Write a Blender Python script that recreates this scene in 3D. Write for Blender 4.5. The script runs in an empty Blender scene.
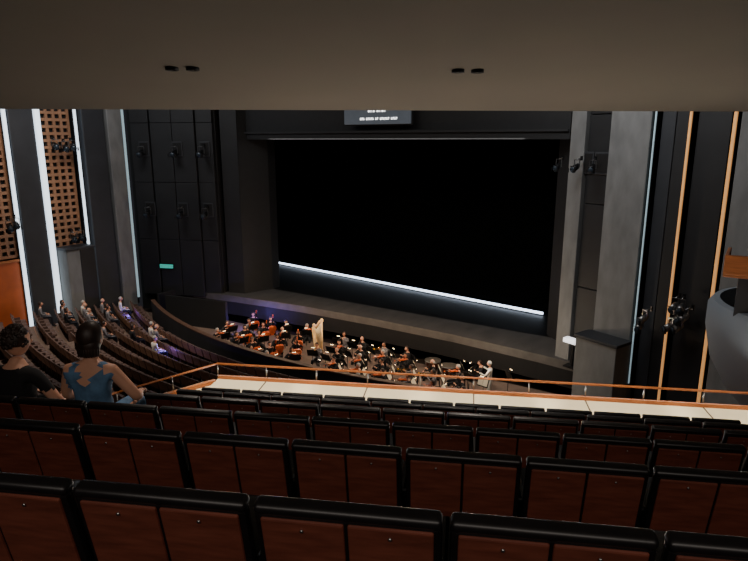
import bpy, bmesh, math, random
from mathutils import Vector, Matrix, Euler
random.seed(7)
rad=math.radians
EYE=8.5
# ------------------------------------------------------------------ materials
def lin(c):
    c=c/255.0
    return c/12.92 if c<=0.04045 else ((c+0.055)/1.055)**2.4
def mat(name,rgb,rough=0.6,metal=0.0,var=0.15,scale=3.0,emit=None,estr=0.0,bump=0.0,stretch=None,spec=None):
    m=bpy.data.materials.new(name); m.use_nodes=True
    nt=m.node_tree; b=nt.nodes['Principled BSDF']
    col=(lin(rgb[0]),lin(rgb[1]),lin(rgb[2]),1)
    tc=nt.nodes.new('ShaderNodeTexCoord'); mp=nt.nodes.new('ShaderNodeMapping')
    if stretch: mp.inputs['Scale'].default_value=stretch
    nz=nt.nodes.new('ShaderNodeTexNoise'); nz.inputs['Scale'].default_value=scale; nz.inputs['Detail'].default_value=4
    cr=nt.nodes.new('ShaderNodeValToRGB')
    cr.color_ramp.elements[0].position=0.3; cr.color_ramp.elements[1].position=0.7
    cr.color_ramp.elements[0].color=tuple(c*(1-var) for c in col[:3])+(1,)
    cr.color_ramp.elements[1].color=tuple(min(1,c*(1+var)) for c in col[:3])+(1,)
    nt.links.new(tc.outputs['Object'],mp.inputs['Vector']); nt.links.new(mp.outputs['Vector'],nz.inputs['Vector'])
    nt.links.new(nz.outputs['Fac'],cr.inputs['Fac']); nt.links.new(cr.outputs['Color'],b.inputs['Base Color'])
    b.inputs['Roughness'].default_value=rough; b.inputs['Metallic'].default_value=metal
    if spec is not None: b.inputs['Specular IOR Level'].default_value=spec
    if bump:
        bp=nt.nodes.new('ShaderNodeBump'); bp.inputs['Strength'].default_value=bump
        nt.links.new(nz.outputs['Fac'],bp.inputs['Height']); nt.links.new(bp.outputs['Normal'],b.inputs['Normal'])
    if emit:
        b.inputs['Emission Color'].default_value=(lin(emit[0]),lin(emit[1]),lin(emit[2]),1)
        b.inputs['Emission Strength'].default_value=estr
    return m
M={}
M['soffit']=mat('soffit_plaster',(150,144,132),0.85,var=0.04,scale=0.6)
M['seatwood']=mat('seat_wood',(108,58,45),0.38,var=0.3,scale=6,stretch=(1,1,6))
M['seatblack']=mat('seat_black_leather',(20,18,20),0.38,var=0.2,scale=20,bump=0.05)
M['stallwood']=mat('stall_seat_wood',(150,112,88),0.5,var=0.2,scale=6)
M['stallcloth']=mat('stall_seat_cloth',(88,66,58),0.7,var=0.2,scale=12)
M['metal']=mat('dark_metal',(40,40,42),0.4,0.7)
M['steel']=mat('steel',(150,150,150),0.3,0.9)
M['carpet']=mat('carpet',(40,26,24),0.95,var=0.3,scale=60)
M['pitfloor']=mat('pit_floor_black',(34,25,21),0.8,var=0.3,scale=4)
M['cream']=mat('cream_ledge',(246,232,198),0.55,var=0.03)
M['wood']=mat('orange_wood',(176,104,56),0.45,var=0.2,scale=4,stretch=(1,1,8))
M['darkwood']=mat('dark_wood',(84,60,46),0.6,var=0.2,scale=4)
M['black']=mat('matte_black',(14,14,15),0.8,var=0.2)
M['vblack']=mat('velvet_black',(7,8,8),1.0,var=0.2,spec=0.0)
M['inner']=mat('black_dance_floor',(14,15,16),0.5,var=0.2)
M['panel']=mat('dark_wall_panel',(50,52,56),0.6,var=0.12,scale=1.5)
M['panel2']=mat('slate_wall_panel',(32,33,35),0.6,var=0.15,scale=1.5)
M['concrete']=mat('grey_concrete',(120,121,120),0.75,var=0.18,scale=2.5,bump=0.1,stretch=(1,1,.4))
M['lattice']=mat('lattice_wood',(160,116,86),0.6,var=0.15,scale=3)
M['orange']=mat('orange_panel',(190,92,44),0.5,var=0.12,scale=2)
M['stage']=mat('stage_floor',(88,85,82),0.55,var=0.2,scale=2,stretch=(1,.3,1))
M['portal']=mat('portal_black',(24,25,27),0.6,var=0.2)
M['strip']=mat('light_strip_white',(230,240,250),0.5,emit=(220,236,250),estr=1.8)
M['stripdim']=mat('light_strip_cyan',(180,210,220),0.5,emit=(165,190,198),estr=0.55)
M['edgeglow']=mat('fin_edge_glow',(240,180,110),0.5,emit=(235,165,100),estr=0.55)  # emission stands in for light reflected off the wooden fin edges
M['line']=mat('drop_light_leak',(230,240,255),0.5,emit=(215,232,255),estr=4.0)
M['green']=mat('exit_green',(60,190,170),0.5,emit=(70,200,180),estr=0.5)
M['screen']=mat('surtitle_screen',(80,88,98),0.6,emit=(92,98,106),estr=0.35)
M['text']=mat('surtitle_text',(240,240,240),0.6,emit=(240,240,240),estr=1.6)
M['lamp']=mat('stand_lamp',(255,220,170),0.5,emit=(255,215,160),estr=8.0)
M['skin']=mat('skin',(215,160,132),0.55,var=0.06,scale=8)
M['skin2']=mat('skin_tan',(190,132,102),0.55,var=0.06,scale=8)
M['hair']=mat('hair_dark',(46,32,26),0.5,var=0.4,scale=30,bump=0.6,stretch=(1,1,.2))
M['hairgrey']=mat('hair_grey',(180,175,168),0.6,var=0.2,scale=30,bump=0.4)
M['eye']=mat('eye_dark',(20,16,14),0.2)
M['lip']=mat('lip',(165,85,78),0.5)
M['blackcloth']=mat('black_cloth',(24,24,27),0.9,var=0.2,scale=20)
M['bluedress']=mat('blue_dress',(88,122,156),0.8,var=0.3,scale=14,bump=0.15)
M['whitecloth']=mat('white_cloth',(225,220,210),0.85,var=0.05)
M['greycloth']=mat('grey_cloth',(120,118,122),0.85,var=0.1)
M['trouser']=mat('trouser_dark',(32,34,44),0.9)
M['violin']=mat('varnished_wood',(215,96,42),0.3,var=0.25,scale=5)
M['gold']=mat('harp_gold',(245,205,145),0.4,0.0,var=0.1)
M['brass']=mat('brass',(215,165,70),0.25,1.0)
M['copper']=mat('copper',(90,52,38),0.4,0.8)
M['drumskin']=mat('drum_skin',(80,74,66),0.6)
M['paper']=mat('sheet_paper',(230,220,195),0.8,var=0.03)
M['stallfloor']=mat('stall_floor',(112,94,83),0.7,var=0.15)
M['tub']=mat('side_box_plaster',(138,148,158),0.7,var=0.05,scale=1)
M['lens']=mat('lens_glass',(60,70,80),0.1,0.2)

# ------------------------------------------------------------------ mesh builder
class MB:
    def __init__(s): s.bm=bmesh.new(); s.mats=[]
    def mi(s,k):
        if k not in s.mats: s.mats.append(k)
        return s.mats.index(k)
    def merge(s,tmp,k,Mx=None,smooth=False,fn=None):
        for f in tmp.faces:
            kk=fn(f.calc_center_median()) if fn else k
            f.material_index=s.mi(kk); f.smooth=smooth
        me=bpy.data.meshes.new('t'); tmp.to_mesh(me); tmp.free()
        if Mx is not None: me.transform(Mx)
        s.bm.from_mesh(me); bpy.data.meshes.remove(me)
    def box(s,c,size,k,bev=0.0,rot=None,seg=2,smooth=False):
        t=bmesh.new(); bmesh.ops.create_cube(t,size=1)
        for v in t.verts: v.co=Vector((v.co.x*size[0],v.co.y*size[1],v.co.z*size[2]))
        if bev: bmesh.ops.bevel(t,geom=t.edges[:],offset=bev,segments=seg,profile=0.5,affect='EDGES')
        Mx=Matrix.Translation(c)
        if rot: Mx=Mx@Euler(rot).to_matrix().to_4x4()
        s.merge(t,k,Mx,smooth)
    def cyl(s,p0,p1,r0,k,r1=None,n=12,smooth=True):
        p0=Vector(p0);p1=Vector(p1);d=p1-p0
        t=bmesh.new(); bmesh.ops.create_cone(t,cap_ends=True,segments=n,radius1=r0,radius2=r0 if r1 is None else r1,depth=d.length)
        Mx=Matrix.Translation((p0+p1)/2)@d.to_track_quat('Z','Y').to_matrix().to_4x4()
        s.merge(t,k,Mx,smooth)
    def ell(s,c,r,k,rot=None,n=12,fn=None,deform=None):
        t=bmesh.new(); bmesh.ops.create_uvsphere(t,u_segments=n*2,v_segments=n,radius=1)
        for v in t.verts:
            co=v.co.copy()
            if deform: co=deform(co)
            v.co=Vector((co.x*r[0],co.y*r[1],co.z*r[2]))
        Mx=Matrix.Translation(c)
        if rot: Mx=Mx@Euler(rot).to_matrix().to_4x4()
        s.merge(t,k,Mx,True,fn)
    def tube(s,pts,r,k,n=8):
        for a,b in zip(pts[:-1],pts[1:]):
            s.cyl(a,b,r,k,n=n)
        for p in pts[1:-1]: s.ell(p,(r,r,r),k,n=4)
    def prism(s,pts,z0,z1,k,axis=None,bev=0):
        t=bmesh.new()
        vs=[t.verts.new((p[0],p[1],z0)) for p in pts]
        f=t.faces.new(vs)
        r=bmesh.ops.extrude_face_region(t,geom=[f])
        for v in [g for g in r['geom'] if isinstance(g,bmesh.types.BMVert)]: v.co.z=z1
        bmesh.ops.recalc_face_normals(t,faces=t.faces[:])
        if bev: bmesh.ops.bevel(t,geom=t.edges[:],offset=bev,segments=2,profile=0.5,affect='EDGES')
        s.merge(t,k,axis)
    def lathe(s,prof,k,a0=0,a1=2*math.pi,n=32,Mx=None,sx=1,sy=1):
        t=bmesh.new(); rows=[]
        for i in range(n+1):
            a=a0+(a1-a0)*i/n
            rows.append([t.verts.new((p[0]*math.cos(a)*sx,p[0]*math.sin(a)*sy,p[1])) for p in prof])
        for i in range(n):
            for j in range(len(prof)-1):
                t.faces.new((rows[i][j],rows[i+1][j],rows[i+1][j+1],rows[i][j+1]))
        bmesh.ops.remove_doubles(t,verts=t.verts[:],dist=1e-5)
        bmesh.ops.recalc_face_normals(t,faces=t.faces[:])
        s.merge(t,k,Mx,True)
    def skin(s,V,E,R,k,fn=None,sub=1):
        me=bpy.data.meshes.new('sk'); me.from_pydata([Vector(v) for v in V],E,[])
        o=bpy.data.objects.new('sk',me); bpy.context.scene.collection.objects.link(o)
        md=o.modifiers.new('Skin','SKIN'); md.use_smooth_shade=True
        for i,r in enumerate(R):
            if not isinstance(r,tuple): r=(r,r)
            me.skin_vertices[0].data[i].radius=r
            me.skin_vertices[0].data[i].use_root=(i==0)
        if sub:
            sb=o.modifiers.new('Sub','SUBSURF'); sb.levels=sub; sb.render_levels=sub
        bpy.context.view_layer.update()
        ev=o.evaluated_get(bpy.context.evaluated_depsgraph_get())
        m2=bpy.data.meshes.new_from_object(ev)
        t=bmesh.new(); t.from_mesh(m2)
        bpy.data.objects.remove(o); bpy.data.meshes.remove(me); bpy.data.meshes.remove(m2)
        s.merge(t,k,None,True,fn)
    def mesh(s,name):
        me=bpy.data.meshes.new(name); s.bm.to_mesh(me); s.bm.free()
        for k in s.mats: me.materials.append(M[k])
        return me
    def obj(s,name,loc=(0,0,0),rz=0):
        return place(s.mesh(name),name,loc,rz)
def place(me,name,loc=(0,0,0),rz=0,sc=None):
    o=bpy.data.objects.new(name,me); o.location=loc; o.rotation_euler=(0,0,rz)
    if sc: o.scale=sc
    bpy.context.scene.collection.objects.link(o); return o

# frames
BA=rad(24.6)            # balcony row direction
def L(r,f,z=0.0):
    return Vector((r*math.cos(BA)-f*math.sin(BA), r*math.sin(BA)+f*math.cos(BA), EYE+z))

# ------------------------------------------------------------------ stage house
b=MB()
lip=[(-29.5,22.2),(-27,22.6),(-24,23.1),(-20,23.5),(-15.5,23.6),(-11,23.5),(-7,23.1),(-4,22.6),(-1.5,22.2)]
b.prism(lip+[(-1.5,25.5),(-30,25.5)],-0.35,0.0,'stage')
b.prism([(-32,25.5),(-1.5,25.5),(-1.5,34),(-32,34)],-0.35,0.0,'inner')
b.prism([(x,y+.02) for x,y in lip]+[(x,y+.25) for x,y in reversed(lip)],-1.1,-0.36,'black')
b.obj('stage_floor')
b=MB()
b.box((-16,34.2,6),(34,.3,14),'vblack'); b.obj('wall_back')
b=MB(); b.box((-32.5,29.9,6),(.3,8,14),'vblack'); b.obj('wall_stage_left')
b=MB(); b.box((-1.2,29.9,6),(.3,8,14),'vblack'); b.obj('wall_stage_right')
# proscenium
b=MB()
b.prism([(-25.2,23.5),(-24.25,23.8),(-24.1,25.4),(-24.1,26.2),(-25.6,26.2)],0,14,'panel2')
b.prism([(-24.24,23.85),(-23.65,25.5),(-23.65,26.1),(-24.1,26.1)],0,14,'portal')
b.prism([(-7.5,25.8),(-5.95,24.3),(-5.6,24.3),(-5.6,26.2),(-7.5,26.2)],0,14,'portal')
b.box((-15.6,25.2,11.3),(17.8,1.7,5.5),'portal')
b.box((-15.5,24.3,8.9),(17.5,.15,.1),'panel2')
b.obj('proscenium_arch')
# backdrop; glowing bar stands in for light leaking beneath it
b=MB()
p0=Vector((-28.4,31.3,0));p1=Vector((-8.6,28.85,0));d=(p1-p0);ang=math.atan2(d.y,d.x)
mid=(p0+p1)/2
b.box((mid.x,mid.y,5.2),(d.length+1.5,.05,9.8),'vblack',rot=(0,0,ang))
b.obj('black_backdrop')
b=MB()
b.box((mid.x-.0,mid.y-.12,0.10),(d.length,.08,.12),'line',rot=(0,0,ang),bev=.02)
b.box((mid.x-.0,mid.y-.12,0.02),(d.length,.14,.04),'metal',rot=(0,0,ang))
b.obj('light_leak_bar')
# surtitle
b=MB()
b.box((-15.35,23.9,9.75),(3.6,.18,1.05),'screen',bev=.03)
b.box((-15.35,23.95,9.75),(3.72,.12,1.15),'black',bev=.02)
xx=-16.2
for wl in (3,5,2,6,4):
    for i in range(wl):
        b.box((xx,23.8,9.47),(.055,.012,.10),'text'); b.box((xx+.02,23.8,9.44+.06*(i%2)),(.05,.012,.03),'text'); xx+=.085
    xx+=.08
xx=-15.75
for wl in (3,4):
    for i in range(wl):
        b.box((xx,23.8,9.86),(.07,.012,.20),'text'); b.box((xx+.04,23.8,9.8+.1*(i%2)),(.09,.012,.05),'text'); xx+=.13
    xx+=.08
b.obj('surtitle_display')

# ------------------------------------------------------------------ side walls
def LR(u,side,off=0.0):
    dx,dy=0.932*side,-0.361
    x0=-25.0 if side<0 else -6.0
    nx,ny=(-0.361*side*1.0, -0.932)
    return (x0+dx*u+nx*off, 23.3+dy*u+ny*off)
def wallbox(b,side,u0,u1,o0,o1,z0,z1,k):
    b.prism([LR(u0,side,o0),LR(u1,side,o0),LR(u1,side,o1),LR(u0,side,o1)],z0,z1,k,bev=0.02)
Z1=14.0
b=MB()
wallbox(b,-1,.3,5.6,-.6,-.1,-1.2,Z1,'black')
for (u0,u1) in [(0.4,1.35),(1.39,2.7),(2.74,4.0),(4.1,5.2)]:
    for (z0,z1) in [(-.2,3.02),(3.04,6.22),(6.24,9.42),(9.44,Z1)]:
        wallbox(b,-1,u0,u1,-.1,.1 if u0<1 else .22,z0,z1,'panel2')
b.obj('wall_front_left')
b=MB()
b.box((-31.6,10.5,6.3),(.3,23,15),'panel2')
b.obj('wall_left')
def column(y0,y1,x0,x1,z0,z1,k):
    b=MB(); b.box(((x0+x1)/2,(y0+y1)/2,(z0+z1)/2),(abs(x1-x0),abs(y1-y0),z1-z0),k,bev=.05)
    b.obj('wall_column')
column(20.15,21.05,-31.4,-30.2,-1.2,Z1,'concrete')
column(18.75,20.0,-31.4,-30.25,-1.2,Z1,'panel')
column(15.25,16.45,-31.4,-30.6,-1.2,Z1,'panel')
column(10.0,11.4,-31.4,-30.6,-1.2,Z1,'panel')
def vstrip(x,y,z0,z1,k,w=.12):
    b=MB()
    b.box((x,y,(z0+z1)/2),(w,w,z1-z0),k)
    b.box((x-.09,y,(z0+z1)/2),(.06,w+.08,z1-z0+.1),'metal')
    b.obj('wall_light_strip')
vstrip(-30.35,21.2,-.5,Z1,'stripdim',.11)
vstrip(-30.45,18.5,-.2,Z1,'strip',.10)
vstrip(-30.65,16.62,-.8,Z1,'strip',.24)
vstrip(-30.65,15.08,-.8,Z1,'strip',.14)
def lattice(y0,y1,z0,z1,x):
    b=MB()
    b.box((x-.1,(y0+y1)/2,(z0+z1)/2),(.05,y1-y0,z1-z0),'black')
    n=int((y1-y0)/.34)
    for i in range(n+1):
        y=y0+(y1-y0)*i/n; b.box((x,y,(z0+z1)/2),(.1,.14,z1-z0),'lattice')
    m=int((z1-z0)/.34)
    for i in range(m+1):
        z=z0+(z1-z0)*i/m; b.box((x+.01,(y0+y1)/2,z),(.1,y1-y0,.14),'lattice')
    b.obj('lattice_wall_panel')
lattice(16.85,18.35,3.0,Z1,-30.9)
lattice(11.6,14.95,2.9,Z1,-30.95)
b=MB(); b.box((-30.95,13.3,.75),(.3,3.4,3.8),'orange',bev=.03); b.box((-30.78,13.3,2.7),(.1,3.4,.12),'wood')
b.obj('wood_dado_panel')
b=MB(); b.box((-30.5,17.65,.9),(1.3,1.5,4.1),'concrete',bev=.05); b.box((-30.5,17.65,3.0),(1.4,1.6,.12),'panel',bev=.02)
b.box((-29.83,18.0,.9),(.06,.8,4.0),'panel2')
b.obj('wall_plinth')

# right front wall
b=MB()
wallbox(b,1,-.4,9.5,-.7,-.2,-1.2,Z1,'black')
wallbox(b,1,-.35,.28,-.2,.15,-.2,Z1,'concrete')
for (z0,z1) in [(-.2,3.0),(3.03,6.2),(6.23,9.4),(9.43,Z1)]:
    wallbox(b,1,.34,1.25,-.2,.02,z0,z1,'panel2')
b.obj('wall_front_right')
b=MB(); wallbox(b,1,1.45,2.92,-.1,.4,-1.2,Z1,'concrete'); b.obj('wall_column')
b=MB(); wallbox(b,1,1.35,3.0,.42,1.3,-1.2,1.5,'concrete'); wallbox(b,1,1.3,3.05,.42,1.35,1.5,1.62,'panel'); b.obj('wall_plinth')
b=MB(); wallbox(b,1,3.12,3.58,-.1,.12,-1.2,Z1,'panel'); wallbox(b,1,3.6,4.06,-.1,.12,-1.2,Z1,'panel2'); b.obj('wall_panel')
b=MB(); wallbox(b,1,4.3,5.3,-.1,.15,-1.2,Z1,'panel2'); b.obj('wall_column')
b=MB(); wallbox(b,1,5.62,8.3,-.1,.3,-1.2,Z1,'concrete'); b.obj('wall_column')
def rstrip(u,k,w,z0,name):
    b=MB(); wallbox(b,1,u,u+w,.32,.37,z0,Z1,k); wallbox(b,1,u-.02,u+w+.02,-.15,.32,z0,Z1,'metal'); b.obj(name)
rstrip(3.0,'stripdim',.05,0,'wall_light_strip')
rstrip(4.12,'edgeglow',.09,-1,'wood_fin_edge_glow')
rstrip(5.42,'edgeglow',.11,-1,'wood_fin_edge_glow')
b=MB(); b.box((4.6,6.5,5),(.3,29,17),'panel2'); b.obj('wall_right')

# spotlight mesh
def spotmesh(body):
    b=MB()
    b.cyl((0,-.0,0),(0,-.42,-.16),.13,body,r1=.16,n=16)
    b.cyl((0,-.42,-.16),(0,-.45,-.172),.15,'lens',n=16)
    b.cyl((0,.1,.04),(0,0,0),.08,body,r1=.13,n=16)
    for sx in(-1,1):
        b.box((sx*.17,-.1,.1),(.025,.05,.36),'steel')
        b.box((sx*.2,-.5,-.19),(.1,.012,.2),'metal',rot=(0,0,sx*.6))
    b.box((0,-.1,.28),(.37,.05,.025),'steel')
    b.cyl((0,-.1,.28),(0,.25,.34),.025,'steel')
    b.box((0,.27,.34),(.14,.06,.2),'metal')
    b.box((0,-.47,-.02),(.26,.1,.012),'metal',rot=(-.5,0,0))
    return b.mesh('stage_spotlight')
SPOT=spotmesh('metal'); SPOT2=spotmesh('steel')
# niche plates carrying the wall spotlights
def niche(u,z,side,off):
    b=MB(); x,y=LR(u,side,off)
    a=math.atan2(-.361*1.0,.932*side)
    b.box((x,y,z),(.62,.05,.8),'panel',bev=.02,rot=(0,0,a)); b.box((x,y,z),(.5,.08,.66),'black',rot=(0,0,a)); b.obj('spotlight_niche')
for u,z in [(4.4,7.9),(2.4,7.9),(.85,7.9),(4.3,4.6),(2.3,4.6),(.85,4.6)]:
    x,y=LR(u,-1,.5); place(SPOT,'stage_spotlight',(x,y,z),rad(25),(.95,.95,1.0)); niche(u+.02,z+.15,-1,.26 if u>1 else .14)
for u,z in [(-.45,7.6),(.35,7.6),(1.0,7.6)]:
    x,y=LR(u,1,.55); place(SPOT,'stage_spotlight',(x,y,z),rad(random.uniform(-30,10)),(.65,.65,.8))
    if u>0: niche(u,z+.1,1,.06)
for u,z in [(4.45,2.6),(4.65,2.95),(4.5,3.3),(4.75,2.65),(4.7,3.3),(4.9,3.0),(3.4,2.35),(3.55,2.65)]:
    x,y=LR(u,1,.6); place(SPOT2,'stage_spotlight',(x,y,z),rad(random.uniform(-50,30)),(.65,.65,.85))
for (y,z) in [(17.2,8.3),(17.7,8.2),(18.1,8.25),(17.6,3.55),(18.0,3.6),(14.8,4.6),(14.5,4.5)]:
    place(SPOT,'stage_spotlight',(-30.3,y,z),rad(70),(.9,.9,.9))
b=MB()
b.box((0,0,0),(.8,.08,.22),'green',bev=.02); b.box((0,.05,0),(.86,.04,.28),'metal')
x,y=LR(3.6,-1,.32); b.obj('exit_sign',(x,y,1.5),rad(21))
b=MB(); b.box((0,0,0),(.6,.3,.18),'text',bev=.03); b.box((0,.1,-.6),(.1,.1,1.0),'metal'); b.box((0,.1,-1.05),(.5,.4,.06),'metal'); x,y=LR(.85,1,.8); b.obj('bright_patch_box',(x,y,1.1-.0),rad(-20))  # glowing box stands in for a small bright white patch

# ------------------------------------------------------------------ pit & stalls
C=(-15.5,44.4)
def arc(R,a): return (C[0]+R*math.sin(rad(a)), C[1]-R*math.cos(rad(a)))
def sector(b,R0,R1,a0,a1,z0,z1,k,n=26):
    A=[a0+(a1-a0)*i/n for i in range(n+1)]
    b.prism([arc(R0,a) for a in A]+[arc(R1,a) for a in reversed(A)],z0,z1,k)
PIT=-1.9
b=MB()
A=[-28+56*i/24 for i in range(25)]
b.prism([arc(26.9,a) for a in A]+[(-3,28),(-28,28)],PIT-.2,PIT,'pitfloor')
b.obj('pit_floor')
b=MB()
sector(b,26.95,27.1,-28,28,PIT,-.25,'panel2')
sector(b,26.9,27.12,-28,28,-.25,-.2,'darkwood')
b.obj('pit_wall')
b=MB(); b.box((-28.0,22.3,-.9),(.2,3,2.0),'black')
b.prism([(-27.4,20.8),(-23.5,21.6),(-23.5,21.75),(-27.4,20.95)],-1.9,.1,'black')
b.obj('pit_end_wall')
b=MB()
b.prism([(-31.4,23),(-31.4,-6),(4,-6),(4,23)],-1.5,-1.95,'stallfloor'); b.obj('floor')
b=MB()
for k in range(11):
    aL=-math.degrees(math.asin(14.1/(28.2+.95*k)))
    sector(b,27.25+.95*k,28.2+.95*k,aL,24,-1.45,-1.1+.13*k,'stallfloor')
    sector(b,28.16+.95*k,28.22+.95*k,aL,24,-1.45,-1.08+.13*k,'wood')
b.obj('stalls_terrace')

def seat_mesh(wood,cloth):
    b=MB()
    tl=rad(12)
    R=(tl,0,0)
    def P(x,h,o=0):
        return (x, .02-math.sin(tl)*h*1.0-math.cos(tl)*o*1.0+.0, .40+math.cos(tl)*h-math.sin(tl)*o)
    c=P(0,.20); b.box(c,(.53,.045,.42),cloth,bev=.016,rot=R)
    c=P(0,.410,-.002); b.box(c,(.53,.056,.038),cloth,bev=.017,rot=R,seg=4,smooth=True)
    for sx in(-1,1):
        c=P(sx*.124,.21,.024); b.box(c,(.238,.014,.362),wood,bev=.006,rot=R,seg=2)
        for hh in (.06,.36):
            c=P(sx*.124,hh,.032); b.cyl(c,(c[0],c[1]-.004,c[2]),.005,'steel',n=8)
    c=P(0,.18,-.04); b.box(c,(.47,.06,.34),cloth,bev=.028,rot=R,seg=3,smooth=True)
    b.box((0,.29,.41),(.48,.46,.11),cloth,bev=.04,rot=(rad(-3),0,0),seg=3,smooth=True)
    b.box((0,.29,.345),(.46,.42,.025),wood,bev=.008)
    for sx in(-1,1):
        b.box((sx*.272,.15,.56),(.04,.30,.03),cloth,bev=.012)
        b.box((sx*.272,.17,.28),(.03,.26,.56),cloth,bev=.01)
    b.box((0,.12,.17),(.10,.10,.34),'metal',bev=.01)
    b.box((0,.12,.015),(.4,.2,.03),'metal',bev=.008)
    return b.mesh('theater_seat')
SEAT=seat_mesh('seatwood','seatblack')
SEAT2=seat_mesh('stallwood','stallcloth')

stall_seats=[]
for k in range(10):
    R=28.05+.95*k
    da=math.degrees(.57/R)
    n=int(54/da)
    for i in range(n):
        a=-33.5+da*i
        x,y=arc(R,a)
        if x<-29.3: continue
        if -19.2<a<-17.6: continue
        if a>14: continue
        place(SEAT2,'stalls_seat',(x,y,-1.1+.13*k),rad(a))
        stall_seats.append((x,y,-1.1+.13*k,a,k))

# ------------------------------------------------------------------ people
def face_head(b,c,R,yaw,pitch,skin,hair,style,n=12):
    Mx=Matrix.Translation(c)@Euler((pitch,0,yaw)).to_matrix().to_4x4()
    t=MB()
    def dj(co):
        z=co.z; w=1.0
        if z<0: w=1+z*.28
        return Vector((co.x*w,co.y*(1+min(0,z)*.1)+ (0.10*max(0,-z) if co.y>-.5 else 0),z))
    t.ell((0,0,0),(R*.76,R*.92,R*1.12),skin,n=n,deform=dj)
    t.cyl((0,R*.84,R*.12),(0,R*1.06,-R*.2),R*.07,skin,r1=R*.13,n=8)
    t.ell((0,R*1.0,-R*.2),(R*.14,R*.12,R*.1),skin,n=5)
    for sx in(-1,1):
        t.ell((sx*R*.3,R*.80,R*.06),(R*.12,R*.08,R*.07),'eye',n=5)
        t.ell((sx*R*.3,R*.82,R*.24),(R*.17,R*.07,R*.035),hair,n=5)
        t.ell((sx*R*.78,-R*.02,-R*.05),(R*.09,R*.17,R*.26),skin,n=6)
    t.ell((0,R*.88,-R*.5),(R*.24,R*.09,R*.07),'lip',n=6)
    def dh(co):
        if co.y>.25 and co.z<.45:
            co=co.copy(); co.y=.25+ (co.y-.25)*.15
        if co.z<-.35 and style!='bob': co=Vector((co.x*.8,co.y*.85,-.35+(co.z+.35)*.5))
        return co
    if style=='bald':
        t.ell((0,-R*.22,-R*.1),(R*.82,R*.78,R*.7),hair,n=n,deform=dh)
    else:
        t.ell((0,-R*.1,R*.14),(R*.88,R*.98,R*1.12),hair,n=n,deform=dh)
    if style=='bob':
        t.ell((0,-R*.3,-R*.45),(R*.86,R*.72,R*.85),hair,n=n)
        for i in range(14):
            a=math.pi*(1.0+i/13.0)
            t.ell((R*.72*math.cos(a),-R*.25+R*.62*math.sin(a),-R*.8),(R*.16,R*.16,R*.5),hair,n=5)
    if style=='curly':
        rr=random.Random(3)
        for i in range(140):
            th=rr.uniform(0,2*math.pi); ph=rr.uniform(-.45,1.5)
            d=Vector((math.cos(th)*math.cos(ph),math.sin(th)*math.cos(ph),math.sin(ph)))
            if d.y>.55 and d.z<.6: continue
            t.ell((d.x*R*.88,d.y*R*.95-R*.12,d.z*R*1.08+R*.15),(R*.15,R*.15,R*.15),hair,n=4)
    me=bpy.data.meshes.new('h'); t.bm.to_mesh(me); t.bm.free()
    me.transform(Mx)
    remap=[b.mi(k) for k in t.mats]
    for p in me.polygons: p.material_index=remap[p.material_index]
    b.bm.from_mesh(me); bpy.data.meshes.remove(me)
def hand(b,w,dirv,k,s=1.0,up=Vector((0,0,1))):
    w=Vector(w); d=Vector(dirv).normalized(); side=d.cross(up).normalized(); dn=-up
    V=[w,w+d*.04*s,w+d*.075*s]; b.skin(V,[(0,1),(1,2)],[(.028*s,.018*s),(.04*s,.017*s),(.038*s,.014*s)],k)
    Ls=[.065,.078,.072,.055]
    for i in range(4):
        o=(i-1.5)*.021*s
        a=w+d*.07*s+side*o
        V=[a,a+d*Ls[i]*.45*s+side*o*.1,a+d*Ls[i]*.8*s+dn*.014*s+side*o*.12,a+d*Ls[i]*.95*s+dn*.034*s+side*o*.12]
        b.skin(V,[(0,1),(1,2),(2,3)],[.0095*s,.009*s,.008*s,.007*s],k)
    a=w+d*.025*s+side*(-.028*s)
    V=[a,a+d*.03*s-side*.02*s,a+d*.06*s-side*.022*s+dn*.01*s]
    b.skin(V,[(0,1),(1,2)],[.012*s,.011*s,.008*s],k)
def hand_simple(b,w,d,k):
    w=Vector(w); d=Vector(d).normalized(); side=d.cross(Vector((0,0,1)))
    if side.length<.1: side=Vector((1,0,0))
    side.normalize()
    b.ell(w+d*.045,(.03,.03,.03),k,n=5)
    for i in range(4):
        a=w+d*.05+side*(i-1.5)*.018
        b.cyl(a,a+d*(.06+.01*(i in(1,2)))+Vector((0,0,-.015)),.009,k,r1=.007,n=6)
    a=w+d*.02; b.cyl(a,a+d*.04-side*.045,.011,k,r1=.008,n=6)
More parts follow.
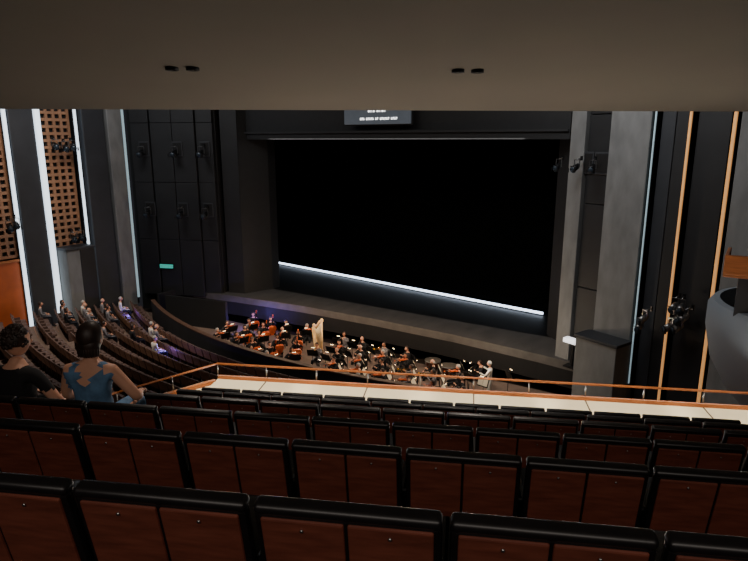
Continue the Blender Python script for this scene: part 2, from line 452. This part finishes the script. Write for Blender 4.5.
def seated(b,top,legs,skin,hair,style,arms,topfn=None,yaw=0,pitch=0,R=.1,hands=False,n=10,sub=1,lean=0.0,wid=1.0):
    l=lean
    V=[(0,0,.53),(0,-.01+l*.3,.66),(0,-.02+l*.6,.80),(0,-.01+l*.9,.92),(0,.01+l,1.015),(0,.02+l*1.05,1.075)]
    E=[(0,1),(1,2),(2,3),(3,4),(4,5)]
    Rr=[(.165*wid,.12),(.135*wid,.10),(.15*wid,.105),(.135*wid,.085),(.055,.055),(.05,.05)]
    for sx,(el,wr) in ((-1,arms[0]),(1,arms[1])):
        i=len(V)
        V+= [(sx*.165*wid,-.01+l*.9,.945),el,((el[0]+wr[0])/2,(el[1]+wr[1])/2,(el[2]+wr[2])/2),wr]
        E+= [(3,i),(i,i+1),(i+1,i+2),(i+2,i+3)]
        Rr+=[.058,.042,.037,.026]
        i=len(V)
        V+= [(sx*.10,.04,.52),(sx*.13,.24,.53),(sx*.14,.44,.52),(sx*.14,.45,.30),(sx*.14,.42,.10),(sx*.15,.50,.05),(sx*.16,.60,.04)]
        E+= [(0,i)]+[(i+j,i+j+1) for j in range(6)]
        Rr+=[.10,.085,.062,.055,.04,.042,.035]
    def fn(c):
        if c.z>1.0 and abs(c.x)<.09: return skin
        if topfn:
            r=topfn(c)
            if r: return r
        if c.z<.56 and c.y>.05 or c.z<.5:
            return 'seatblack' if c.z<.09 else legs
        for sx,(el,wr) in ((-1,arms[0]),(1,arms[1])):
            if (c-Vector(wr)).length<.06: return skin
        return top
    b.skin(V,E,Rr,top,fn,sub)
    face_head(b,(0,.045+l*1.1,1.185),R,yaw,pitch,skin,hair,style,n)
    for sx,(el,wr) in ((-1,arms[0]),(1,arms[1])):
        d=Vector(wr)-Vector(el)
        if hands: hand(b,wr,d,skin,1.0)
        else: hand_simple(b,wr,d,skin)

LAP=[((-.23,.02,.70),(-.12,.27,.645)),((.23,.02,.70),(.12,.27,.645))]
def fiddle(b,Mx,s):
    t=MB()
    out=[(0,-.18),(.07,-.175),(.10,-.13),(.095,-.07),(.06,-.01),(.055,.03),(.075,.08),(.082,.12),(.06,.165),(0,.175)]
    pts=out+[(-x,y) for x,y in reversed(out[1:-1])]
    t.prism(pts,-.022,.022,'violin',bev=.006)
    t.box((0,.26,.02),(.022,.24,.015),'black')
    t.box((0,.40,.012),(.02,.05,.03),'violin',bev=.006)
    t.ell((0,.435,.005),(.014,.018,.022),'violin',n=5)
    t.box((0,-.02,.03),(.05,.008,.03),'cream'); t.box((0,-.11,.03),(.03,.1,.01),'black')
    for i in range(4): t.cyl((-.012+i*.008,-.1,.043),(-.009+i*.006,.38,.034),.0015,'steel',n=4)
    me=bpy.data.meshes.new('f'); t.bm.to_mesh(me); t.bm.free(); me.transform(Mx@Matrix.Scale(s,4))
    remap=[b.mi(k) for k in t.mats]
    for p in me.polygons: p.material_index=remap[p.material_index]
    b.bm.from_mesh(me); bpy.data.meshes.remove(me)
def chair_parts(b):
    b.box((0,.0,.44),(.42,.42,.05),'black',bev=.015)
    b.box((0,-.23,.72),(.40,.04,.30),'black',bev=.015)
    for sx in(-1,1):
        b.cyl((sx*.19,-.2,0),(sx*.19,-.23,.8),.012,'metal',n=6); b.cyl((sx*.19,.18,0),(sx*.19,.18,.43),.012,'metal',n=6)
def musician(kind,skin,hair,style,top='blackcloth'):
    b=MB()
    if kind=='violin':
        seated(b,top,'blackcloth',skin,hair,style,[((-.27,.16,.84),(-.16,.40,1.02)),((.33,.10,.84),(.16,.34,.98))],yaw=.3,pitch=-.1)
        fiddle(b,Matrix.Translation((-.11,.25,1.06))@Euler((.05,0,.35)).to_matrix().to_4x4(),1.0)
        b.cyl((.2,.38,1.0),(-.4,.28,1.12),.005,'violin',n=5)
    elif kind=='cello':
        seated(b,top,'blackcloth',skin,hair,style,[((-.28,.12,.86),(-.10,.22,1.06)),((.32,.18,.74),(.18,.44,.66))],yaw=-.1,pitch=-.15)
        fiddle(b,Matrix.Translation((0,.44,.52))@Euler((rad(68),0,0)).to_matrix().to_4x4()@Matrix.Translation((0,0,.02)),2.6)
        b.cyl((0,.55,.2),(0,.62,0),.008,'steel',n=6); b.cyl((.4,.5,.62),(-.3,.56,.68),.006,'violin',n=5)
    elif kind=='wind':
        seated(b,top,'blackcloth',skin,hair,style,[((-.25,.14,.80),(-.04,.30,.90)),((.25,.14,.74),(.04,.38,.76))],pitch=-.1)
        b.cyl((0,.15,1.09),(0,.5,.62),.014,'black',r1=.02,n=8); b.cyl((0,.5,.62),(0,.54,.565),.02,'black',r1=.045,n=10)
    elif kind=='brass':
        seated(b,top,'blackcloth',skin,hair,style,[((-.25,.14,.84),(-.05,.30,1.0)),((.25,.14,.84),(.06,.34,1.0))])
        b.tube([(0,.16,1.09),(0,.45,1.08),(0,.5,1.03),(0,.4,.99),(0,.25,1.0)],.012,'brass',n=6); b.cyl((0,.5,1.08),(0,.66,1.08),.014,'brass',r1=.07,n=12)
        for i in range(3): b.cyl((0,.32+i*.03,.98),(0,.32+i*.03,1.1),.01,'brass',n=6)
    chair_parts(b)
    return b.mesh('musician_'+kind)
MUS=[musician('violin','skin','hair','short'),musician('violin','skin2','hair','bob'),musician('violin','skin','hairgrey','short'),
     musician('wind','skin','hair','short'),musician('wind','skin','hairgrey','bald'),musician('brass','skin2','hair','short','greycloth')]
CELLO=[musician('cello','skin','hair','bob'),musician('cello','skin','hair','short')]
b=MB()
b.cyl((0,0,.03),(0,0,1.0),.012,'metal',n=8)
for i in range(3):
    a=i*2.094; b.cyl((0,0,.12),(.25*math.cos(a),.25*math.sin(a),.01),.009,'metal',n=6)
b.box((0,-.02,1.08),(.5,.015,.34),'metal',bev=.004,rot=(rad(-25),0,0)); b.box((0,-.06,.92),(.5,.06,.012),'metal')
b.box((-.11,-.035,1.085),(.21,.004,.28),'paper',rot=(rad(-25),0,.06)); b.box((.11,-.035,1.085),(.21,.004,.28),'paper',rot=(rad(-25),0,-.06))
b.cyl((0,.06,1.2),(0,-.1,1.32),.006,'metal',n=6); b.cyl((-.07,-.11,1.32),(.07,-.11,1.32),.02,'metal',n=8); b.cyl((-.07,-.11,1.295),(.07,-.11,1.295),.014,'lamp',n=8)
STAND=b.mesh('music_stand')
cond=Vector((-15.5,18.2))
rng=random.Random(5)
ci=0
occupied=[(-17.7,21.9),(-8.45,21.6),(-11.6,22.7),(-10.7,22.5)]
for iy,Y in enumerate([18.6,19.6,20.6,21.6,22.6]):
    X=-22.6
    while X<-8.9:
        x=X+rng.uniform(-.12,.12)+(.5 if iy%2 else 0); y=Y+rng.uniform(-.12,.12)+ .004*(x+15.5)**2
        X+=1.22
        if (Vector((x,y))-cond).length<1.6: continue
        if math.hypot(x-C[0],y-C[1])>26.1: continue
        if y>22.8: y=22.8
        if any(math.hypot(x-a,y-c)<.8 for a,c in occupied): continue
        if rng.random()<.05: continue
        d=cond-Vector((x,y)); rz=math.atan2(d.y,d.x)-math.pi/2
        if (x<-17.6 and iy>=1 and rng.random()<.6) : me=CELLO[ci%2]; ci+=1
        elif iy<=1: me=MUS[rng.choice([0,1,2])]
        else: me=MUS[rng.choice([0,3,4,5,1,2])]
        place(me,'seated_musician',(x,y,PIT),rz)
        u=d.normalized()
        if me in CELLO: continue
        place(STAND,'music_stand',(x+u.x*.84,y+u.y*.84,PIT),rz)
# harp
b=MB()
b.cyl((0,.45,.08),(0,.50,1.62),.045,'gold',n=14); b.ell((0,.50,1.68),(.07,.07,.09),'gold',n=8); b.cyl((0,.45,.06),(0,.452,.2),.08,'gold',r1=.05,n=14)
b.skin([(0,.50,1.62),(0,.34,1.60),(0,.18,1.42),(0,.0,1.30),(0,-.16,1.36),(0,-.26,1.30)],[(i,i+1) for i in range(5)],[(.05,.07)]*5+[(.05,.07)],'gold',sub=2)
b.skin([(0,.36,.14),(0,.05,.72),(0,-.24,1.28)],[(0,1),(1,2)],[(.24,.12),(.18,.09),(.09,.06)],'gold',sub=1)
b.box((0,.3,.06),(.42,.5,.12),'gold',bev=.03)
for i in range(30):
    t=i/29.0
    lo=Vector((0,.34-.56*t,.2+1.02*t)); hi=Vector((0,.44-.66*t,(1.60 if t<.15 else 1.60-.42*min(1,(t-.15)/.5)) if t<.65 else 1.2+.12*(t-.65)/.35))
    if hi.z>lo.z+.03: b.cyl(lo,hi,.006,'cream',n=4)
place(b.mesh('harp'),'harp',(-17.6,21.9,PIT),rad(250),(1.15,1.1,1.2))
# timpani
b=MB()
prof=[(0.02,.35),(.18,.38),(.30,.5),(.35,.68),(.355,.82)]
b.lathe(prof,'copper',n=24); b.lathe([(0,.83),(.35,.83)],'drumskin',n=24); b.lathe([(.35,.80),(.37,.80),(.37,.84),(.35,.84)],'steel',n=24)
for i in range(6):
    a=i*math.pi/3; b.cyl((.37*math.cos(a),.37*math.sin(a),.82),(.2*math.cos(a),.2*math.sin(a),.03),.012,'steel',n=6)
b.cyl((0,0,.02),(0,0,.4),.09,'metal',n=12)
TIMP=b.mesh('timpani')
for i,(x,y) in enumerate([(-11.6,22.7),(-10.7,22.5)]): place(TIMP,'timpani_drum',(x,y,PIT+.0),i)
def standing(top,legs,skin,hair):
    b=MB()
    V=[(0,0,.95),(0,0,1.1),(0,0,1.25),(0,0,1.40),(0,.01,1.50),(0,.02,1.56)]
    E=[(0,1),(1,2),(2,3),(3,4),(4,5)]; R=[(.15,.11),(.13,.1),(.15,.105),(.13,.085),(.055,.055),(.05,.05)]
    for sx in(-1,1):
        i=len(V); V+=[(sx*.18,0,1.41),(sx*.34,.12,1.25),(sx*.36,.36,1.36)]; E+=[(3,i),(i,i+1),(i+1,i+2)]; R+=[.058,.043,.028]
        i=len(V); V+=[(sx*.09,0,.88),(sx*.11,.02,.5),(sx*.11,-.02,.1),(sx*.12,.12,.04)]; E+=[(0,i),(i,i+1),(i+1,i+2),(i+2,i+3)]; R+=[.1,.065,.045,.038]
    b.skin(V,E,R,top,lambda c: skin if c.z>1.49 and abs(c.x)<.08 else (legs if c.z<.9 else top))
    face_head(b,(0,.04,1.66),.1,0,-.1,skin,hair,'short')
    for sx in(-1,1): hand_simple(b,(sx*.36,.36,1.36),(0.02,.24,.1),skin)
    return b.mesh('standing_person')
place(standing('whitecloth','whitecloth','skin','hairgrey'),'standing_musician',(-8.45,21.6,PIT+.0),rad(100))
for dx,dy,r in [(-.8,.1,-90),(.1,-.9,-10),(.7,.2,140),(-.6,-.8,160)]:
    place(STAND,'music_stand',(-8.45+dx,21.6+dy,PIT),rad(r),(1,1,1.15))

AUD=[]
for top,hr,st,sk in [('whitecloth','hairgrey','short','skin'),('greycloth','hairgrey','bald','skin'),('blackcloth','hair','bob','skin2'),('greycloth','hair','short','skin')]:
    b=MB(); seated(b,top,'trouser',sk,hr,st,LAP,n=8); AUD.append(b.mesh('seated_spectator'))
want=[(1,-26.2),(2,-26.0),(2,-24.0),(2,-22.8),(3,-25.0),(3,-23.5),(4,-26.2),(4,-24.1),(1,-16),(1,-14.5),(2,-15),(5,-24.3),(2,-11),(3,-21.5),(4,-22.0),(3,-16.5)]
for i,(k,a) in enumerate(want):
    best=min([s for s in stall_seats if s[4]==k],key=lambda s:abs(s[3]-a))
    th=rad(best[3])
    x=best[0]-math.sin(th)*.24; y=best[1]+math.cos(th)*.24
    place(AUD[i%4],'seated_spectator',(x,y,best[2]),th)

# ------------------------------------------------------------------ balcony
TOP=[-.985,-1.405,-1.825,-2.25,-2.70,-3.16]
FP=[1.45+1.1*i for i in range(6)]
b=MB()
LIM=[(-6,4.2),(-6,4.2),(-5.2,4.2),(-3.45,4.2),(-3.6,4.2),(-3.75,4.2)]
RS=[4,4,4,2.75,3.2,3.7]
def lbox(b,r0,r1,f0,f1,z0,z1,k,bev=0):
    b.prism([(r0,f0),(r1,f0),(r1,f1),(r0,f1)],z0,z1,k,bev=bev)
for i in range(6):
    fl=TOP[i]-.82
    lbox(b,LIM[i][0],LIM[i][1],FP[i]-.42 if i else -3.0,FP[i]+.68+(.2 if i==5 else 0),fl-.9,fl,'carpet')
    lbox(b,LIM[i][0],LIM[i][1],FP[i]+.64,FP[i]+.70,fl-.02,fl+.012,'wood')
b.obj('balcony_floor',(0,0,EYE),BA)
phase=[-.29,-.51,-.70,-.91,-.62,-.85]
for i in range(6):
    for j in range(-14,14):
        r=phase[i]+.55*j
        if r-.28<LIM[i][0]+.15 or r+.28>RS[i]: continue
        p=L(r,FP[i]+.06,TOP[i]-.82)
        place(SEAT,'theater_seat',p,BA)
# parapet
b=MB()
ZP=-.17
PL=-3.75
lbox(b,PL,4.3,7.84,7.90,-4.9,-3.60+ZP,'wood',.01)
lbox(b,PL,4.3,8.44,8.50,-5.0,-3.50+ZP,'wood',.01)
lbox(b,PL,4.3,7.88,8.44,-3.58+ZP,-3.50+ZP,'cream',.01)
lbox(b,PL,4.3,7.72,7.88,-3.66+ZP,-3.49+ZP,'wood',.015)
lbox(b,PL,4.3,8.44,8.49,-3.54+ZP,-3.45+ZP,'wood',.01)
r=PL+.8
while r<4.3:
    lbox(b,r-.008,r+.008,7.89,8.43,-3.505+ZP,-3.495+ZP,'darkwood'); r+=1.6  # thin dark strips stand in for rail post shadows on the ledge
def seg(b,p,q,w,z0,z1,k):
    p=Vector(p);q=Vector(q);d=(q-p).normalized();n=Vector((-d.y,d.x))*w/2
    b.prism([p+n,q+n,q-n,p-n],z0,z1,k)
for p,q in [((PL,8.35),(-4.7,7.2)),((-4.7,7.2),(-6.0,5.4))]:
    seg(b,p,q,.08,-4.8,-3.6+ZP,'wood'); seg(b,p,q,.34,-3.6+ZP,-3.54+ZP,'cream'); seg(b,p,q,.06,-3.54+ZP,-3.48+ZP,'wood')
b.obj('balcony_parapet',(0,0,EYE),BA)
b=MB()
b.cyl((PL,8.465,-3.26+ZP),(4.3,8.465,-3.26+ZP),.018,'wood',n=8)
r=PL
while r<4.3:
    b.cyl((r,8.465,-3.445+ZP),(r,8.465,-3.26+ZP),.010,'steel',n=6); r+=.8
b.tube([(PL,8.465,-3.26+ZP),(-4.7,7.2,-3.26+ZP),(-6.0,5.4,-3.26+ZP)],.016,'wood')
for p in [(-4.2,7.85),(-4.7,7.2),(-5.3,6.4)]: b.cyl((p[0],p[1],-3.48+ZP),(p[0],p[1],-3.26+ZP),.01,'steel',n=6)
b.obj('balcony_handrail',(0,0,EYE),BA)

# side box on right
b=MB()
prof=[(1.55,0),(1.62,-.1),(1.62,-.45),(1.5,-1.0),(1.25,-1.45),(.9,-1.85),(.6,-2.2),(.5,-4.5)]
b.lathe(prof,'tub',n=48)
b.lathe([(1.45,.02),(1.55,0)],'tub',n=48); b.lathe([(0,-.3),(1.45,-.3)],'panel',n=48); b.lathe([(1.45,.02),(1.45,-.3)],'tub',n=48)
b.box((-.75,-.9,.62),(1.3,.8,.06),'wood',bev=.01)
b.box((-.75,-1.28,.78),(1.3,.05,.3),'wood',bev=.01); b.box((-1.38,-.9,.78),(.05,.8,.3),'wood',bev=.01)
b.box((-.75,-.88,.74),(1.15,.6,.16),'black',bev=.01)
b.box((-.75,-.8,.15),(.9,.5,.9),'panel',bev=.01)
b.obj('side_box_balcony',(1.0,11.6,5.9),0)
# aisle rail
b=MB()
b.tube([(2.95,4.9,-2.5),(3.55,6.2,-2.95),(3.9,7.3,-3.1),(3.9,7.3,-3.9)],.028,'concrete')
b.cyl((2.95,4.9,-2.5),(2.95,4.9,-3.1),.028,'concrete')
b.cyl((3.55,6.2,-2.95),(3.55,6.2,-3.6),.028,'concrete')
b.obj('aisle_handrail',(.0,0,EYE),BA)

# soffit
b=MB()
prof=[(9.6,.60),(9.3,.44),(9.05,.43),(8.0,.52),(6.5,.68),(5.0,.86),(3.0,1.15),(1.0,1.5),(-1,1.8),(-3.2,2.0)]
t=bmesh.new(); rows=[]
for i in range(31):
    x=-16+32*i/30
    rows.append([t.verts.new((x,f,z)) for f,z in prof]+[t.verts.new((x,-3.2,2.6)),t.verts.new((x,9.6,1.2))])
for i in range(30):
    n=len(rows[0])
    for j in range(n): t.faces.new((rows[i][j],rows[i+1][j],rows[i+1][(j+1)%n],rows[i][(j+1)%n]))
bmesh.ops.recalc_face_normals(t,faces=t.faces[:])
b.merge(t,'soffit',None,True)
SA=rad(37)
so=b.obj('ceiling_soffit',(0,0,EYE),SA)
def S(r,f,z): return Vector((r*math.cos(SA)-f*math.sin(SA), r*math.sin(SA)+f*math.cos(SA), EYE+z))
def downlight(r,f,z):
    b=MB()
    for dx in(-.1,.1):
        b.lathe([(.0,.01),(.04,.01),(.055,-.02),(.065,-.02),(.065,.03)],'metal',n=20,Mx=Matrix.Translation((dx,0,0)))
        b.lathe([(0,-.012),(.03,-.012)],'cream',n=16,Mx=Matrix.Translation((dx,0,0)))
    b.obj('recessed_downlight',S(r,f,z),SA)
downlight(-1.45,6.35,.69); downlight(1.4,6.35,.69)
b=MB(); b.box((-14,9,14.3),(40,34,.3),'panel2'); b.obj('ceiling')
b=MB(); b.box((-14,-7,6),(37,.3,17),'panel2'); b.obj('wall_rear')

def open_back(c):
    if c.z>.95:
        if abs(abs(c.x)-.10)<.03: return 'bluedress'
        return 'skin'
    if abs(c.x)>.19 and c.z>.55: return 'skin'
    if c.y<-.02 and c.z>.84 and (abs(c.x)<.055*(c.z-.82)/.12+.01): return 'skin'
    return None
b=MB()
seated(b,'bluedress','bluedress','skin','hair','bob',[((-.26,.06,.70),(-.14,.30,.655)),((.33,.02,.72),(.24,.26,.66))],open_back,yaw=-.25,pitch=-.05,R=.105,hands=True,n=20,sub=2)
b.obj('seated_woman',L(-2.76,FP[2]+.29,TOP[2]-.82),BA+rad(6))
def blk(c):
    if abs(c.x)>.2 and c.z>.55 and c.z<.82: return 'skin'
    return None
b=MB()
seated(b,'blackcloth','trouser','skin','hair','curly',[((-.26,.04,.70),(-.14,.28,.655)),((.30,.06,.70),(.16,.30,.655))],blk,yaw=-.35,pitch=-.1,R=.105,hands=True,n=20,sub=2,wid=1.08)
b.obj('seated_man',L(-3.40,FP[2]+.29,TOP[2]-.88),BA+rad(-4))

# ------------------------------------------------------------------ lights
def area(loc,target,sx,sy,e,col=(1,1,1)):
    d=bpy.data.lights.new('a','AREA'); d.shape='RECTANGLE'; d.size=sx; d.size_y=sy; d.energy=e; d.color=col
    o=bpy.data.objects.new('unseen_area_light',d); o.location=loc
    o.rotation_euler=(Vector(target)-Vector(loc)).to_track_quat('-Z','Y').to_euler()
    bpy.context.scene.collection.objects.link(o); return o
def spot(loc,target,e,ang,col=(1,1,1),blend=.6,rs=.05):
    d=bpy.data.lights.new('s','SPOT'); d.energy=e; d.spot_size=rad(ang); d.spot_blend=blend; d.color=col; d.shadow_soft_size=rs
    o=bpy.data.objects.new('spot_lamp',d); o.location=loc
    o.rotation_euler=(Vector(target)-Vector(loc)).to_track_quat('-Z','Y').to_euler()
    bpy.context.scene.collection.objects.link(o)
def point(loc,e,col,rs=.05):
    d=bpy.data.lights.new('p','POINT'); d.energy=e; d.color=col; d.shadow_soft_size=rs
    o=bpy.data.objects.new('pit_lamp',d); o.location=loc; bpy.context.scene.collection.objects.link(o)
area((-15.5,14,13.9),(-15.5,17,0),14,6,560,(1,.94,.86))
area((-6,17,13.5),(-3.5,22.5,5),4,2,400,(.98,.98,1))
area((-25,16,13.5),(-29,20,5),4,2,300,(.98,.98,1))
spot((-24,11,13.5),(-25,15.5,-1),4200,52,(1,.86,.72))
spot((-24,12,13),(-31,15,6),1000,50,(1,.88,.78))
spot(S(2.2,8.6,.3),(1.0,11.6,5.2),90,50,(.95,.98,1))  # spot added to brighten the side box
area((-15.5,24.4,8.6),(-15.5,24.6,0),14,.5,125,(1,.96,.92))
for r in (-3.2,-1.4,.4,2.2,4.0):
    spot(L(r,7.6,.25),L(r,8.2,-3.6),720,34,(1,.90,.72))
area(L(.5,8.75,-3.6),L(.5,6.5,.7),9,.12,62,(1,.95,.88))  # added uplight, hidden behind the ledge, to brighten the soffit
area(L(0,-1.5,1.3),L(0,4,-2.4),6,.6,70,(1,.88,.78))  # added fill behind the camera for the seat backs
spot(S(-1.45,6.3,.6),S(-1.45,6.3,-4),160,100,(1,.86,.74)); spot(S(1.4,6.3,.6),S(1.4,6.3,-4),160,100,(1,.86,.74))
for x in (-22,-20.5,-19,-17.5,-16,-14.5,-13,-11,-9.5): point((x,21.3,.9),75,(1,.72,.48))
point((-8.4,21.0,.9),110,(1,.86,.66))
for p,e in [((-27.5,18.5,-.4),14),((-29.0,17.0,-.3),14),((-24.6,22.2,-.8),10),((-20.5,15.5,-.0),16),((-23.0,22.2,-.9),26),((-22.0,22.9,-.7),26),((-20.9,22.9,-.7),16)]: point(p,e,(.2,.15,1))
w=bpy.data.worlds.new('w'); bpy.context.scene.world=w; w.use_nodes=True
w.node_tree.nodes['Background'].inputs[0].default_value=(.03,.03,.035,1); w.node_tree.nodes['Background'].inputs[1].default_value=.5
cd=bpy.data.cameras.new('cam'); cd.sensor_width=36; cd.lens=600/748*36; cd.clip_start=.05; cd.clip_end=200
co=bpy.data.objects.new('camera',cd); co.location=(0,0,EYE); co.rotation_euler=(math.pi/2-math.atan(140/600),0,rad(33))
bpy.context.scene.collection.objects.link(co); bpy.context.scene.camera=co
